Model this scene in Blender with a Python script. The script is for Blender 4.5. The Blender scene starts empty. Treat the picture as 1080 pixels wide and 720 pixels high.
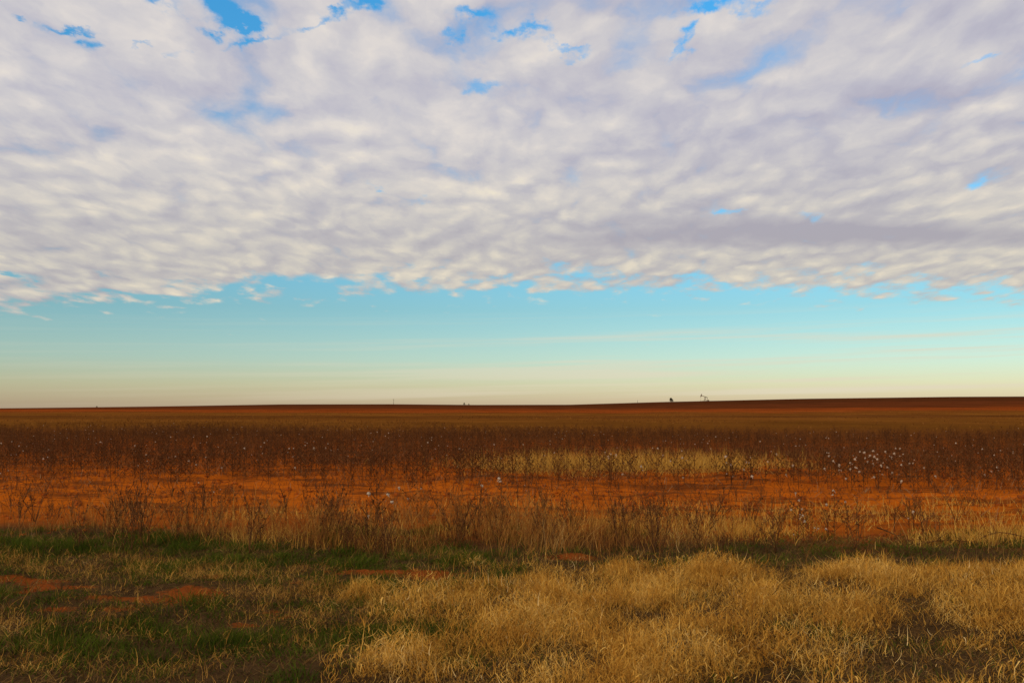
import bpy, math, random
import numpy as np

# ------------------------------------------------------------------ camera, sky, sun, exposure
sc = bpy.context.scene
COL = sc.collection
R = math.radians
F_PX, CX, CY, PITCH, EYE = 1050.0, 540.0, 360.0, math.atan(72 / 1050.0), 1.6

cam_d = bpy.data.cameras.new("camera"); cam = bpy.data.objects.new("camera", cam_d); COL.objects.link(cam)
cam.location = (0, 0, EYE); cam.rotation_euler = (R(90) + PITCH, 0, 0)
cam_d.sensor_width = 36; cam_d.lens = 35.0; cam_d.clip_start = 0.1; cam_d.clip_end = 12000
sc.camera = cam

SUN_EL, SUN_AZ = R(20), R(222)          # low sun behind the camera, veiled by the cloud deck
sun_d = bpy.data.lights.new("sun", "SUN"); sun = bpy.data.objects.new("sun", sun_d); COL.objects.link(sun)
sun_d.energy = 1.6; sun_d.angle = R(10); sun_d.color = (1.0, 0.82, 0.58)
sdir = (math.sin(SUN_AZ) * math.cos(SUN_EL), math.cos(SUN_AZ) * math.cos(SUN_EL), math.sin(SUN_EL))
sun.rotation_euler = (R(90) - SUN_EL, 0, math.atan2(sdir[0], -sdir[1]))
sun.location = (-20, -20, 30)

sc.view_settings.view_transform = "Standard"; sc.view_settings.look = "None"
sc.view_settings.exposure = 0.0; sc.view_settings.gamma = 1.0; sc.view_settings.use_curve_mapping = False
sc.cycles.max_bounces = 4; sc.cycles.diffuse_bounces = 2; sc.cycles.glossy_bounces = 2


class NT:
    """tiny node-graph writer"""
    def __init__(s, tree): s.t = tree; s.n = tree.nodes; s.l = tree.links
    def put(s, sock, v):
        if hasattr(v, "is_output") or isinstance(v, bpy.types.NodeSocket): s.l.new(v, sock)
        else:
            if isinstance(v, tuple) and len(v) == 3 and sock.type == "RGBA": v = v + (1,)
            sock.default_value = v
    def m(s, op, a, b=0.0, c=None, clamp=False):
        n = s.n.new("ShaderNodeMath"); n.operation = op; n.use_clamp = clamp
        s.put(n.inputs[0], a); s.put(n.inputs[1], b)
        if c is not None: s.put(n.inputs[2], c)
        return n.outputs[0]
    def sstep(s, v, a, b, lo=0.0, hi=1.0):
        n = s.n.new("ShaderNodeMapRange"); n.interpolation_type = "SMOOTHSTEP"
        s.put(n.inputs[0], v); n.inputs[1].default_value = a; n.inputs[2].default_value = b
        n.inputs[3].default_value = lo; n.inputs[4].default_value = hi
        return n.outputs[0]
    def xyz(s, x, y, z=0.0):
        n = s.n.new("ShaderNodeCombineXYZ")
        for i, v in enumerate((x, y, z)): s.put(n.inputs[i], v)
        return n.outputs[0]
    def sep(s, v):
        n = s.n.new("ShaderNodeSeparateXYZ"); s.l.new(v, n.inputs[0]); return n.outputs
    def v(s, op, a, b=(0, 0, 0), scale=None):
        n = s.n.new("ShaderNodeVectorMath"); n.operation = op
        s.put(n.inputs[0], a); s.put(n.inputs[1], b)
        if scale is not None: n.inputs["Scale"].default_value = scale
        return n.outputs["Value"] if op in ("LENGTH", "DISTANCE", "DOT_PRODUCT") else n.outputs[0]
    def noise(s, vec, scale, detail=4.0, rough=0.5, col=False, dist=0.0):
        n = s.n.new("ShaderNodeTexNoise"); s.put(n.inputs["Vector"], vec)
        n.inputs["Scale"].default_value = scale; n.inputs["Detail"].default_value = detail
        n.inputs["Roughness"].default_value = rough; n.inputs["Distortion"].default_value = dist
        return n.outputs["Color"] if col else n.outputs[0]
    def vor(s, vec, scale, smooth=0.6):
        n = s.n.new("ShaderNodeTexVoronoi"); n.feature = "SMOOTH_F1"; s.put(n.inputs["Vector"], vec)
        n.inputs["Scale"].default_value = scale; n.inputs["Smoothness"].default_value = smooth
        return n.outputs["Distance"]
    def mix(s, f, a, b, mode="MIX"):
        n = s.n.new("ShaderNodeMix"); n.data_type = "RGBA"; n.blend_type = mode
        s.put(n.inputs[0], f); s.put(n.inputs[6], a); s.put(n.inputs[7], b)
        return n.outputs[2]
    def ramp(s, f, stops, interp="LINEAR"):
        n = s.n.new("ShaderNodeValToRGB"); cr = n.color_ramp; cr.interpolation = interp
        while len(cr.elements) < len(stops): cr.elements.new(0.5)
        for e, (p, c) in zip(cr.elements, stops): e.position = p; e.color = (*c, 1)
        s.put(n.inputs[0], f); return n.outputs[0]


def pix_ray(px, py):
    a, b = (px - CX) / F_PX, (CY - py) / F_PX
    return (a, math.cos(PITCH) - b * math.sin(PITCH), math.sin(PITCH) + b * math.cos(PITCH))


world = bpy.data.worlds.new("World"); sc.world = world; world.use_nodes = True; world.cycles.sampling_method = "NONE"
w = NT(world.node_tree); w.n.clear()
sky = w.n.new("ShaderNodeTexSky"); sky.sky_type = "NISHITA"; sky.sun_disc = False
sky.sun_elevation = SUN_EL; sky.sun_rotation = SUN_AZ; sky.altitude = 900
sky.air_density = 1.0; sky.dust_density = 1.2; sky.ozone_density = 2.0
tc = w.n.new("ShaderNodeTexCoord")
dx, dy, dz = w.sep(tc.outputs["Generated"])
# colour of the clear air by height above the horizon: dusty beige, pale green, blue
tint = w.ramp(w.m("MULTIPLY", dz, 2.0), [(0.0, (1.14, 0.88, 0.78)), (0.05, (1.12, 1.02, 0.84)), (0.10, (0.98, 1.09, 1.00)),
                                         (0.20, (0.74, 1.06, 1.02)), (0.40, (0.62, 1.40, 1.55)), (0.75, (0.55, 1.75, 2.1)), (1.0, (0.5, 1.6, 2.0))])
clear = w.mix(1.0, sky.outputs[0], tint, "MULTIPLY")
# the cloud deck: the view direction met with a flat layer one unit up
ZOFF, YSQ = 0.11, 0.58                  # the deck is thick: seen low it is squeezed less than a flat sheet
zc = w.m("ADD", w.m("MAXIMUM", dz, 0.0), ZOFF)
P = w.xyz(w.m("DIVIDE", dx, zc), w.m("MULTIPLY", w.m("DIVIDE", dy, zc), YSQ), 3.7)
def deck_at(px, py):
    r = pix_ray(px, py); l = math.sqrt(sum(c * c for c in r)); r = [c / l for c in r]
    return r[0] / (r[2] + ZOFF), YSQ * r[1] / (r[2] + ZOFF)
wob = w.v("SCALE", w.v("SUBTRACT", w.noise(P, 3.0, 2, 0.5, col=True), (0.5, 0.5, 0.5)), scale=0.20)
wob2 = w.v("SCALE", w.v("SUBTRACT", w.noise(P, 17.0, 3, 0.6, col=True), (0.5, 0.5, 0.5)), scale=0.055)
Q = w.v("ADD", w.v("ADD", P, wob), wob2)
f1 = w.sstep(dz, .12, .36, .16, .46); f2 = w.sstep(dz, .12, .36, .44, .26); f0 = w.sstep(dz, .12, .36, .16, 0.0)
def density(vec):
    cell = w.m("SUBTRACT", 1.0, w.vor(vec, 5.0, 0.5)); cell2 = w.m("SUBTRACT", 1.0, w.vor(vec, 11.0, 0.5))
    puff = w.noise(vec, 9.0, 5, 0.55)
    return w.m("ADD", w.m("ADD", w.m("MULTIPLY", cell, f1), w.m("MULTIPLY", cell2, f2)), w.m("ADD", w.m("MULTIPLY", puff, 0.55), f0))
D = density(Q)
D2 = density(w.v("ADD", Q, (-0.020, -0.058, 0.0)))
big = w.noise(P, 1.6, 3, 0.5)
cover = w.m("ADD", w.m("ADD", D, 0.085), w.m("MULTIPLY", w.m("SUBTRACT", big, 0.5), 0.14))
gapnoise = w.noise(Q, 9.0, 5, 0.6)
RAG = w.v("ADD", P, w.v("SCALE", w.v("SUBTRACT", w.noise(P, 7.0, 6, 0.6, col=True), (0.5, 0.5, 0.5)), scale=0.30))
def blob_sum(items, vec=None):
    tot = None
    for px, py, rx, ry, amp in items:
        c0 = deck_at(px, py); sx = abs(deck_at(px + rx, py)[0] - c0[0]); sy = abs(deck_at(px, py + ry)[1] - deck_at(px, py - ry)[1]) / 2
        d = w.v("MULTIPLY", w.v("SUBTRACT", vec or P, (c0[0], c0[1], 3.7)), (1 / sx, 1 / sy, 0.0))
        g = w.m("MULTIPLY", w.m("EXPONENT", w.m("MULTIPLY", w.v("DOT_PRODUCT", d, d), -1.0)), amp)
        tot = g if tot is None else w.m("ADD", tot, g)
    return tot
gaps = blob_sum([(222, 12, 28, 13, 0.57), (58, 14, 25, 6, 0.37), (88, 36, 11, 11, 0.37), (385, 14, 21, 10, 0.39), (338, 32, 23, 8, 0.41), (140, 36, 25, 5, 0.28),
                 (183, 66, 13, 15, 0.29), (500, 14, 28, 10, 0.46), (580, 50, 36, 7, 0.39), (755, 6, 25, 15, 0.57), (729, 46, 11, 13, 0.39), (270, 40, 33, 5, 0.29),
                 (1012, 74, 18, 8, 0.32), (505, 92, 10, 10, 0.25), (15, 292, 28, 6, 0.55), (310, 299, 70, 9, 0.42), (765, 222, 16, 5, 0.36), (0, 10, 11, 6, 0.28),
                 (850, 232, 26, 6, 0.26), (1040, 190, 16, 10, 0.30), (610, 285, 40, 8, 0.26), (400, 200, 12, 5, 0.25), (445, 207, 12, 5, 0.25), (800, 5, 16, 7, 0.28), (545, 34, 16, 7, 0.37), (610, 60, 13, 5, 0.28), (470, 30, 8, 7, 0.28), (255, 22, 15, 11, 0.37), (360, 20, 11, 8, 0.37)], RAG)
cover = w.m("SUBTRACT", cover, w.m("MULTIPLY", gaps, w.m("ADD", w.m("MULTIPLY", gapnoise, 2.6), -0.14)))
# the deck ends ahead of the camera, low over the fields
px_, py_, _ = w.sep(P)
e0 = deck_at(540, 315)[1]
edge = w.m("ADD", w.m("ADD", py_, w.m("MULTIPLY", px_, 0.03)), w.m("MULTIPLY", w.m("SUBTRACT", w.noise(P, 7.0, 5, 0.65), 0.5), 0.75))
cover = w.m("SUBTRACT", cover, w.sstep(edge, e0 - .42, e0 + .16, 0.0, 0.80))
alpha = w.sstep(cover, 0.22, 0.70)
# light and dark of the clouds: sunward slopes pale, thick bellies grey
band = blob_sum([(930, 246, 250, 13, .85), (720, 254, 190, 8, .5)])
slope = w.m("MULTIPLY", w.m("SUBTRACT", D, D2), w.m("SUBTRACT", 0.70, w.m("MULTIPLY", band, 0.6)))
belts = w.noise(w.v("MULTIPLY", P, (0.7, 1.0, 1.0)), 2.2, 3, 0.5)
shade_blobs = blob_sum([(940, 246, 270, 12, .60), (720, 254, 190, 8, .36), (980, 100, 120, 20, .20), (110, 137, 50, 12, .16), (1040, 30, 60, 24, .15), (60, 240, 160, 14, .12)])
lum = w.m("ADD", w.m("ADD", 0.55, slope), w.m("MULTIPLY", w.m("SUBTRACT", belts, 0.5), 0.7))
lum = w.m("SUBTRACT", w.m("ADD", lum, w.m("MULTIPLY", w.m("SUBTRACT", w.m("SUBTRACT", D, f0), 0.70), w.m("SUBTRACT", 0.75, w.m("MULTIPLY", band, 0.6)))), shade_blobs)
lum = w.m("ADD", lum, w.m("MULTIPLY", w.m("SUBTRACT", w.noise(Q, 22, 4, 0.55), 0.5), 0.20))
ccol = w.ramp(lum, [(0.0, (0.41, 0.405, 0.50)), (0.33, (0.51, 0.505, 0.565)), (0.58, (0.615, 0.60, 0.605)), (0.80, (0.73, 0.69, 0.645)), (1.0, (0.84, 0.78, 0.66))])
far_warm = w.sstep(dz, 0.11, 0.30)
ccol = w.mix(1.0, ccol, w.mix(far_warm, (1.02, 0.98, 0.86), (1.0, 0.99, 1.02)), "MULTIPLY")
skyS = w.v("SCALE", clear, scale=0.10)
out = w.mix(alpha, skyS, ccol)
# faint high streaks low over the horizon
az = w.m("ARCTAN2", dx, dy)
st = w.noise(w.xyz(w.m("MULTIPLY", az, 2.2), w.m("ADD", w.m("MULTIPLY", dz, 95.0), w.m("MULTIPLY", az, -2.0)), 1.3), 1.0, 4, 0.55)
sa = w.m("MULTIPLY", w.m("MULTIPLY", w.m("MULTIPLY", w.sstep(st, 0.46, 0.66), w.sstep(az, -0.5, 0.45, 0.12, 1.0)), w.sstep(dz, 0.105, 0.06)), 0.75)
out = w.mix(sa, out, (0.76, 0.68, 0.52))
bg = w.n.new("ShaderNodeBackground"); bg.inputs[1].default_value = 1.0
w.l.new(out, bg.inputs[0])
wo = w.n.new("ShaderNodeOutputWorld"); w.l.new(bg.outputs[0], wo.inputs[0])

# ------------------------------------------------------------------ helpers
rng = np.random.default_rng(11)
random.seed(5)


def vnoise(x, y, seed=0):
    """smooth value noise, 0..1"""
    x = np.asarray(x, float); y = np.asarray(y, float)
    xi = np.floor(x).astype(np.int64); yi = np.floor(y).astype(np.int64)
    fx = x - xi; fy = y - yi; fx = fx * fx * (3 - 2 * fx); fy = fy * fy * (3 - 2 * fy)
    def h(a, b):
        k = (a * 374761393 + b * 668265263 + seed * 974711) & 0xFFFFFFFF
        k = ((k ^ (k >> 13)) * 1274126177) & 0xFFFFFFFF
        return ((k ^ (k >> 16)) & 0xFFFF) / 65535.0
    return (h(xi, yi) * (1 - fx) + h(xi + 1, yi) * fx) * (1 - fy) + (h(xi, yi + 1) * (1 - fx) + h(xi + 1, yi + 1) * fx) * fy


def fbm(x, y, seed=0, oct=4):
    s, a, t = 0.0, 1.0, 0.0
    for i in range(oct):
        s = s + a * vnoise(x * 2 ** i, y * 2 ** i, seed + i * 17); t += a; a *= 0.5
    return s / t


def sm(a, b, x):
    t = np.clip((np.asarray(x, float) - a) / (b - a), 0, 1); return t * t * (3 - 2 * t)


RIDGE_Y = 930.0
_rp = np.array([-400, 0, 100, 160, 300, 415, 500, 600, 700, 745, 850, 1000, 1080, 1500], float)
_rv = np.array([434, 430.6, 429.6, 428.6, 426.2, 426.0, 426.8, 426.6, 423.6, 422.6, 420.2, 418.2, 417.8, 417], float)
ROW_SLOPE = 0.14                       # the crop rows run a little askew


def ridge_h(x):
    return EYE + RIDGE_Y * (432.0 - np.interp(x, (_rp - CX) / F_PX * RIDGE_Y, _rv)) / F_PX


def H(x, y):
    """height of the land"""
    x = np.asarray(x, float); y = np.asarray(y, float)
    t = np.clip((y - 60) / (RIDGE_Y - 60), 0, None)
    s = np.where(t <= 1, np.clip(t, 0, 1) ** 1.5, 1 - (t - 1) * 0.8)
    z = ridge_h(x) * s
    v = y + ROW_SLOPE * x
    field = sm(13.5, 16.5, v) * (1 - sm(66, 80, v))
    z = z + field * (0.07 * np.cos(2 * np.pi * v) * (.5 + vnoise(x * .6, y * .6, 83)) - 0.03)
    near = 1 - sm(40, 90, y)
    z = z + near * ((fbm(x * 0.7, y * 0.7, 3) - 0.5) * 0.16 + (fbm(x * 4, y * 4, 9, 3) - 0.5) * 0.05)
    z = z + field * near * (fbm(x * 9, y * 9, 21, 3) - 0.5) * 0.06
    return z


def ground_at(px, py):
    """where a sight line of the photograph meets the land"""
    r = pix_ray(px, py); k = EYE / max(-r[2], 1e-4)
    return r[0] * k, r[1] * k


def to_px(x, y):
    """photograph position of a point on the flat land (used to lay out what grows where)"""
    k = EYE / np.maximum(y, 0.5)
    return CX + F_PX * x / np.maximum(y, 0.5) * 0.9953, 432 + F_PX * k


def link(o, parent=None):
    COL.objects.link(o)
    if parent is not None: o.parent = parent
    return o


def mesh_np(name, V, Fq, mats, mat_idx=None, smooth=False):
    me = bpy.data.meshes.new(name)
    V = np.asarray(V, np.float32); Fq = np.asarray(Fq, np.int32)
    n, k = Fq.shape
    me.vertices.add(len(V)); me.vertices.foreach_set("co", V.ravel())
    me.loops.add(n * k); me.loops.foreach_set("vertex_index", Fq.ravel())
    me.polygons.add(n); me.polygons.foreach_set("loop_start", np.arange(0, n * k, k, dtype=np.int32))
    if mat_idx is not None: me.polygons.foreach_set("material_index", np.asarray(mat_idx, np.int32))
    if smooth: me.polygons.foreach_set("use_smooth", np.ones(n, bool))
    for m in (mats if isinstance(mats, (list, tuple)) else [mats]): me.materials.append(m)
    me.update(calc_edges=True)
    return me


def obj(name, me, parent=None, **props):
    o = link(bpy.data.objects.new(name, me), parent)
    for k, v_ in props.items(): o[k] = v_
    return o


def thing(name, label, cat, loc=(0, 0, 0), rz=0.0, group=None):
    o = bpy.data.objects.new(name, None); COL.objects.link(o); o.empty_display_size = 0.1
    o.location = loc; o.rotation_euler = (0, 0, rz); o["label"] = label; o["category"] = cat
    if group: o["group"] = group
    return o


def clone(root, loc, rz, scale, label, group=None):
    r = root.copy(); COL.objects.link(r); r.location = loc; r.rotation_euler = (0, 0, rz); r.scale = (scale,) * 3
    r["label"] = label
    if group: r["group"] = group
    elif "group" in r: del r["group"]
    for ch in list(root.children):
        c = ch.copy(); COL.objects.link(c); c.parent = r
    return r


def ribbons(base, h, az, lean, curl, wid, segs=4, twist=None, taper=0.85):
    """blades of grass: each a narrow strip bending along its length"""
    N = len(h); s = (np.arange(segs) + 0.5) / segs
    th = lean[:, None] + curl[:, None] * s[None, :]
    a = az[:, None] + (twist[:, None] * s[None, :] if twist is not None else 0)
    st_ = (h / segs)[:, None]
    d = np.stack([np.sin(th) * np.cos(a) * st_, np.sin(th) * np.sin(a) * st_, np.cos(th) * st_], -1)
    p = np.concatenate([np.zeros((N, 1, 3)), np.cumsum(d, 1)], 1) + base[:, None, :]
    wa = rng.uniform(0, 2 * np.pi, N)
    wv = np.stack([np.cos(wa), np.sin(wa), np.zeros(N)], -1)
    tw = (1 - taper * (np.arange(segs + 1) / segs) ** 1.5)[None, :, None] * (wid * 0.5)[:, None, None]
    V = np.stack([p - wv[:, None, :] * tw, p + wv[:, None, :] * tw], 2).reshape(-1, 3)
    i0 = (np.arange(N) * (segs + 1) * 2)[:, None] + (np.arange(segs) * 2)[None, :]
    Fq = np.stack([i0, i0 + 1, i0 + 3, i0 + 2], -1).reshape(-1, 4)
    return V, Fq


def join_vf(parts):
    Vs, Fs, off = [], [], 0
    for V, Fq in parts:
        Vs.append(V); Fs.append(Fq + off); off += len(V)
    return np.concatenate(Vs), np.concatenate(Fs)


def tube(pts, rad, sides=4):
    pts = np.asarray(pts, float); n = len(pts); V = []
    for i in range(n):
        t = pts[min(i + 1, n - 1)] - pts[max(i - 1, 0)]; t = t / (np.linalg.norm(t) + 1e-9)
        a = np.cross(t, [0.31, 0.9, 0.17]); a /= np.linalg.norm(a) + 1e-9; b = np.cross(t, a)
        r = rad[i] if hasattr(rad, "__len__") else rad
        for k in range(sides):
            an = 2 * math.pi * k / sides; V.append(pts[i] + r * (a * math.cos(an) + b * math.sin(an)))
    Fq = [[i * sides + k, i * sides + (k + 1) % sides, (i + 1) * sides + (k + 1) % sides, (i + 1) * sides + k] for i in range(n - 1) for k in range(sides)]
    e = (n - 1) * sides
    if sides == 4: Fq += [[3, 2, 1, 0], [e, e + 1, e + 2, e + 3]]
    return np.array(V), np.array(Fq)


def box(c, size, ry=0.0):
    sx, sy, sz = (v_ / 2 for v_ in size)
    V = np.array([[x, y, z] for x in (-sx, sx) for y in (-sy, sy) for z in (-sz, sz)], float)
    cr, sr = math.cos(ry), math.sin(ry)
    V = np.stack([V[:, 0] * cr + V[:, 2] * sr, V[:, 1], -V[:, 0] * sr + V[:, 2] * cr], -1) + np.array(c)
    return V, np.array([[0, 1, 3, 2], [4, 6, 7, 5], [0, 4, 5, 1], [2, 3, 7, 6], [0, 2, 6, 4], [1, 5, 7, 3]])


# ------------------------------------------------------------------ materials
def mat(name):
    m = bpy.data.materials.new(name); m.use_nodes = True
    t = NT(m.node_tree); b = t.n["Principled BSDF"]
    b.inputs["Roughness"].default_value = 0.85; b.inputs["Specular IOR Level"].default_value = 0.04
    return m, t, b


def blade_mat(name, stops, patch=0.35, translucent=0.0, scale=1.2):
    """every blade its own tone from a range, with broad patches over the ground"""
    m, t, b = mat(name)
    g = t.n.new("ShaderNodeNewGeometry")
    isl = g.outputs["Random Per Island"]
    pn = t.noise(g.outputs["Position"], scale, 3, 0.6)
    f = t.m("ADD", t.m("MULTIPLY", isl, 1 - patch), t.m("MULTIPLY", t.sstep(pn, 0.3, 0.7), patch))
    c = t.ramp(f, stops)
    t.l.new(c, b.inputs["Base Color"])
    if translucent:
        tr = t.n.new("ShaderNodeBsdfTranslucent"); t.l.new(c, tr.inputs[0])
        mx = t.n.new("ShaderNodeMixShader"); mx.inputs[0].default_value = translucent
        t.l.new(b.outputs[0], mx.inputs[1]); t.l.new(tr.outputs[0], mx.inputs[2])
        t.l.new(mx.outputs[0], t.n["Material Output"].inputs[0])
    return m


M_STRAW = blade_mat("straw", [(0, (.24, .088, .010)), (.35, (.50, .23, .030)), (.7, (.72, .40, .070)), (.92, (.84, .55, .16)), (1, (.88, .66, .28))], 0.45, 0.2, scale=2.2)
M_MATTED = blade_mat("matted_straw", [(0, (.14, .055, .010)), (.5, (.40, .19, .032)), (.9, (.64, .36, .075)), (1, (.75, .52, .18))], 0.4)
M_GREEN = blade_mat("green_grass", [(0, (.030, .044, .004)), (.5, (.058, .082, .006)), (.85, (.10, .115, .010)), (1, (.22, .15, .03))], 0.4, 0.15)
M_THATCH = blade_mat("thatch", [(0, (.035, .020, .010)), (.5, (.10, .052, .016)), (.82, (.20, .105, .028)), (1, (.42, .24, .07))], 0.5)
M_RED = blade_mat("reddish_grass", [(0, (.12, .040, .010)), (.45, (.26, .10, .020)), (.8, (.42, .21, .045)), (1, (.55, .36, .13))], 0.4)
M_TAN = blade_mat("tan_grass", [(0, (.30, .13, .018)), (.5, (.54, .28, .042)), (1, (.68, .43, .10))], 0.3)
M_STALK = blade_mat("cotton_stalk", [(0, (.050, .020, .007)), (.6, (.105, .038, .011)), (1, (.21, .085, .028))], 0.45, scale=.35)
M_LEAF = blade_mat("dry_leaf", [(0, (.048, .020, .007)), (.6, (.115, .042, .012)), (1, (.23, .095, .03))], 0.45, scale=.35)
M_WEED = blade_mat("weed_stem", [(0, (.050, .022, .010)), (.6, (.11, .045, .016)), (1, (.2, .10, .035))], 0.3)
M_RESIDUE = blade_mat("crop_residue", [(0, (.07, .022, .008)), (.6, (.14, .05, .016)), (1, (.34, .20, .09))], 0.3)
m_, t_, b_ = mat("cotton_lint"); g_ = t_.n.new("ShaderNodeNewGeometry")
t_.l.new(t_.ramp(t_.noise(g_.outputs["Position"], 60, 3), [(0.3, (.36, .26, .17)), (.7, (.64, .51, .38))]), b_.inputs["Base Color"]); M_LINT = m_
m_, t_, b_ = mat("haze_paled_steel"); g_ = t_.n.new("ShaderNodeNewGeometry")  # mottled weathered steel, colour lightened in place of distance haze and blur
t_.l.new(t_.ramp(t_.noise(g_.outputs["Position"], 2.0, 4), [(0.3, (.24, .19, .14)), (.7, (.34, .28, .21))]), b_.inputs["Base Color"]); M_STEEL = m_
m_, t_, b_ = mat("pole_wood"); g_ = t_.n.new("ShaderNodeNewGeometry")
t_.l.new(t_.ramp(t_.noise(g_.outputs["Position"], 4.0, 4), [(0.3, (.06, .04, .028)), (.7, (.12, .08, .05))]), b_.inputs["Base Color"]); M_POLE = m_
M_BUSH = blade_mat("far_leaves", [(0, (.03, .022, .010)), (1, (.075, .055, .022))], 0.3)
M_BARK = blade_mat("bark", [(0, (.05, .032, .018)), (1, (.09, .06, .035))], 0.3)

# ------------------------------------------------------------------ what the verge is made of (albedo zones of the roadside)
def blobs(px, py, items):
    o = np.zeros(np.shape(px))
    for cx, cy, rx, ry, a in items: o = np.maximum(o, a * np.exp(-(((px - cx) / rx) ** 2 + ((py - cy) / ry) ** 2)))
    return o


BARE = [(300, 640, 26, 3, .7), (70, 640, 30, 3, .6), (235, 606, 40, 3, .7), (20, 622, 30, 3, .8), (450, 604, 40, 3.5, 1), (35, 609, 50, 4.5, 1), (70, 617, 42, 4.5, 1), (170, 631, 70, 6.0, .8), (212, 624, 36, 6.8, 1), (130, 640, 45, 4.5, .6), (410, 601, 85, 3.8, 1.1), (600, 586, 30, 3.0, 1), (255, 650, 30, 3.0, .7),
        (265, 604, 25, 3.0, .7), (330, 612, 40, 3.0, .5)]
MATS = [(70, 602, 60, 7, 0.62), (155, 596, 40, 7, 0.55), (250, 610, 70, 8, 0.70), (290, 630, 60, 9, 0.78), (345, 622, 40, 8, 0.70), (20, 592, 25, 8, 0.62), (385, 626, 30, 10, 0.62), (25, 660, 40, 9, 0.47),
        (130, 650, 40, 9, 0.39), (355, 672, 40, 8, 0.70), (400, 655, 35, 12, 0.62), (165, 665, 40, 6, 0.39), (180, 700, 40, 8, 0.39), (40, 700, 30, 15, 0.47), (10, 690, 20, 12, 0.55), (330, 650, 30, 9, 0.47)]
GAPS = [(470, 668, 55, 9, 1), (440, 655, 45, 9, .8), (600, 690, 50, 9, .9), (840, 668, 60, 8, 1), (940, 676, 50, 7, .9), (545, 604, 22, 8, .9), (510, 610, 18, 8, .8), (690, 660, 30, 8, .6),
        (760, 710, 40, 8, .8), (660, 612, 30, 7, .7), (1000, 700, 30, 6, .7), (400, 690, 45, 20, 1), (880, 610, 22, 7, .6), (700, 700, 25, 6, .6), (560, 655, 25, 8, .6), (440, 612, 40, 9, 1), (522, 606, 40, 8, .9), (745, 620, 30, 6, .6), (1060, 668, 40, 7, .8), (960, 640, 26, 6, .6), (650, 672, 30, 7, .7), (820, 628, 34, 6, .6), (530, 700, 30, 7, .8)]


def straw_amount(x, y):
    px, py = to_px(x, y)
    bound = np.interp(py, [585, 592, 600, 615, 640, 680, 720, 800], [580, 550, 510, 450, 425, 415, 405, 380])
    a = sm(-25, 30, px - bound + (fbm(x * 2.5, y * 2.5, 31) - 0.5) * 140) * sm(592, 602, py + (fbm(x * 1.5, y * 1.5, 37) - .5) * 12)
    return np.clip(a * (1 - blobs(px, py, GAPS)), 0, 1)


def bare_amount(x, y):
    px, py = to_px(x, y)
    return blobs(px, py, BARE) * sm(0.25, 0.5, fbm(x * 3, y * 3, 41) + 0.12)


def green_amount(x, y):
    px, py = to_px(x, y)
    g = blobs(px, py, [(120, 578, 190, 10, 1), (330, 586, 170, 12, 1), (300, 598, 90, 9, .8), (230, 612, 60, 8, .5), (130, 680, 80, 10, .9), (280, 676, 40, 9, .6), (95, 655, 60, 9, .5),
                       (480, 588, 60, 8, .8), (640, 584, 60, 7, .7), (830, 586, 110, 8, .9), (960, 584, 140, 9, 1), (390, 640, 35, 9, .6), (500, 612, 60, 12, .9), (440, 616, 40, 10, .7),
                       (750, 584, 60, 8, .6), (1075, 584, 60, 10, 1), (20, 640, 40, 10, .5), (380, 600, 60, 5, .4), (90, 700, 120, 8, .4), (-120, 600, 130, 60, .8), (200, 670, 160, 16, .8), (60, 630, 60, 8, .6), (250, 640, 60, 8, .6), (180, 610, 50, 6, .7)])
    return np.clip(g * (0.35 + 1.2 * sm(.34, .6, fbm(x * 2.6, y * 2.6, 51))) + 0.85 * sm(.42, .62, fbm(x * 1.3, y * 1.3, 53)), 0, 1) * sm(548, 566, py + (fbm(x * 2, y * 2, 57) - .5) * 24)


# ------------------------------------------------------------------ the land: one sheet to the horizon
ys = np.concatenate([np.linspace(-8, 4.2, 50), [4.3]])
yy = 4.35; lst = []
while yy < 4200:
    lst.append(yy); yy += max(0.028, 0.0065 * yy) if yy < 70 else 0.02 * yy
ys = np.concatenate([ys, lst])
us = np.linspace(-1.25, 1.25, 561)
Y, U = np.meshgrid(ys, us, indexing="ij"); X = U * (Y + 12)
Z = H(X, Y)
V = np.stack([X, Y, Z], -1).reshape(-1, 3)
nr, nc = X.shape
i0 = (np.arange(nr - 1) * nc)[:, None] + np.arange(nc - 1)[None, :]
Fq = np.stack([i0, i0 + 1, i0 + nc + 1, i0 + nc], -1).reshape(-1, 4)

M_GROUND, t, b = mat("field_soil")
geo = t.n.new("ShaderNodeNewGeometry"); pos = geo.outputs["Position"]
gx, gy, gz = t.sep(pos)
vrow = t.m("ADD", gy, t.m("MULTIPLY", gx, ROW_SLOPE))
n1 = t.noise(pos, 0.6, 5, 0.6); n2 = t.noise(pos, 5.0, 6, 0.65); n3 = t.noise(pos, 28.0, 4, 0.6)
# soils: field by field, along the distance
nfar = t.noise(t.v("MULTIPLY", pos, (0.006, 0.012, 0.0)), 1.0, 5, 0.6)
wj = t.m("ADD", t.m("MULTIPLY", t.m("SUBTRACT", n1, 0.5), 0.16), t.m("MULTIPLY", t.m("SUBTRACT", nfar, 0.5), t.sstep(gy, 60, 200, 0.0, 0.8)))
wj = t.m("ADD", wj, t.m("MULTIPLY", t.m("SUBTRACT", t.noise(t.v("MULTIPLY", pos, (0.05, 0.012, 0.0)), 1.0, 6, 0.7), 0.5), t.sstep(gy, 60, 160, 0.0, 0.55)))
lg = t.m("LOGARITHM", t.m("MAXIMUM", t.m("MULTIPLY", t.m("ADD", gy, t.m("MULTIPLY", gx, t.sstep(gy, 60, 150, ROW_SLOPE, 0.0))), t.m("ADD", 1.0, wj)), 2.0), 10.0)
lo = math.log10
def pos_of(d): return (lo(d) - 0.3) / 2.9
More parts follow.
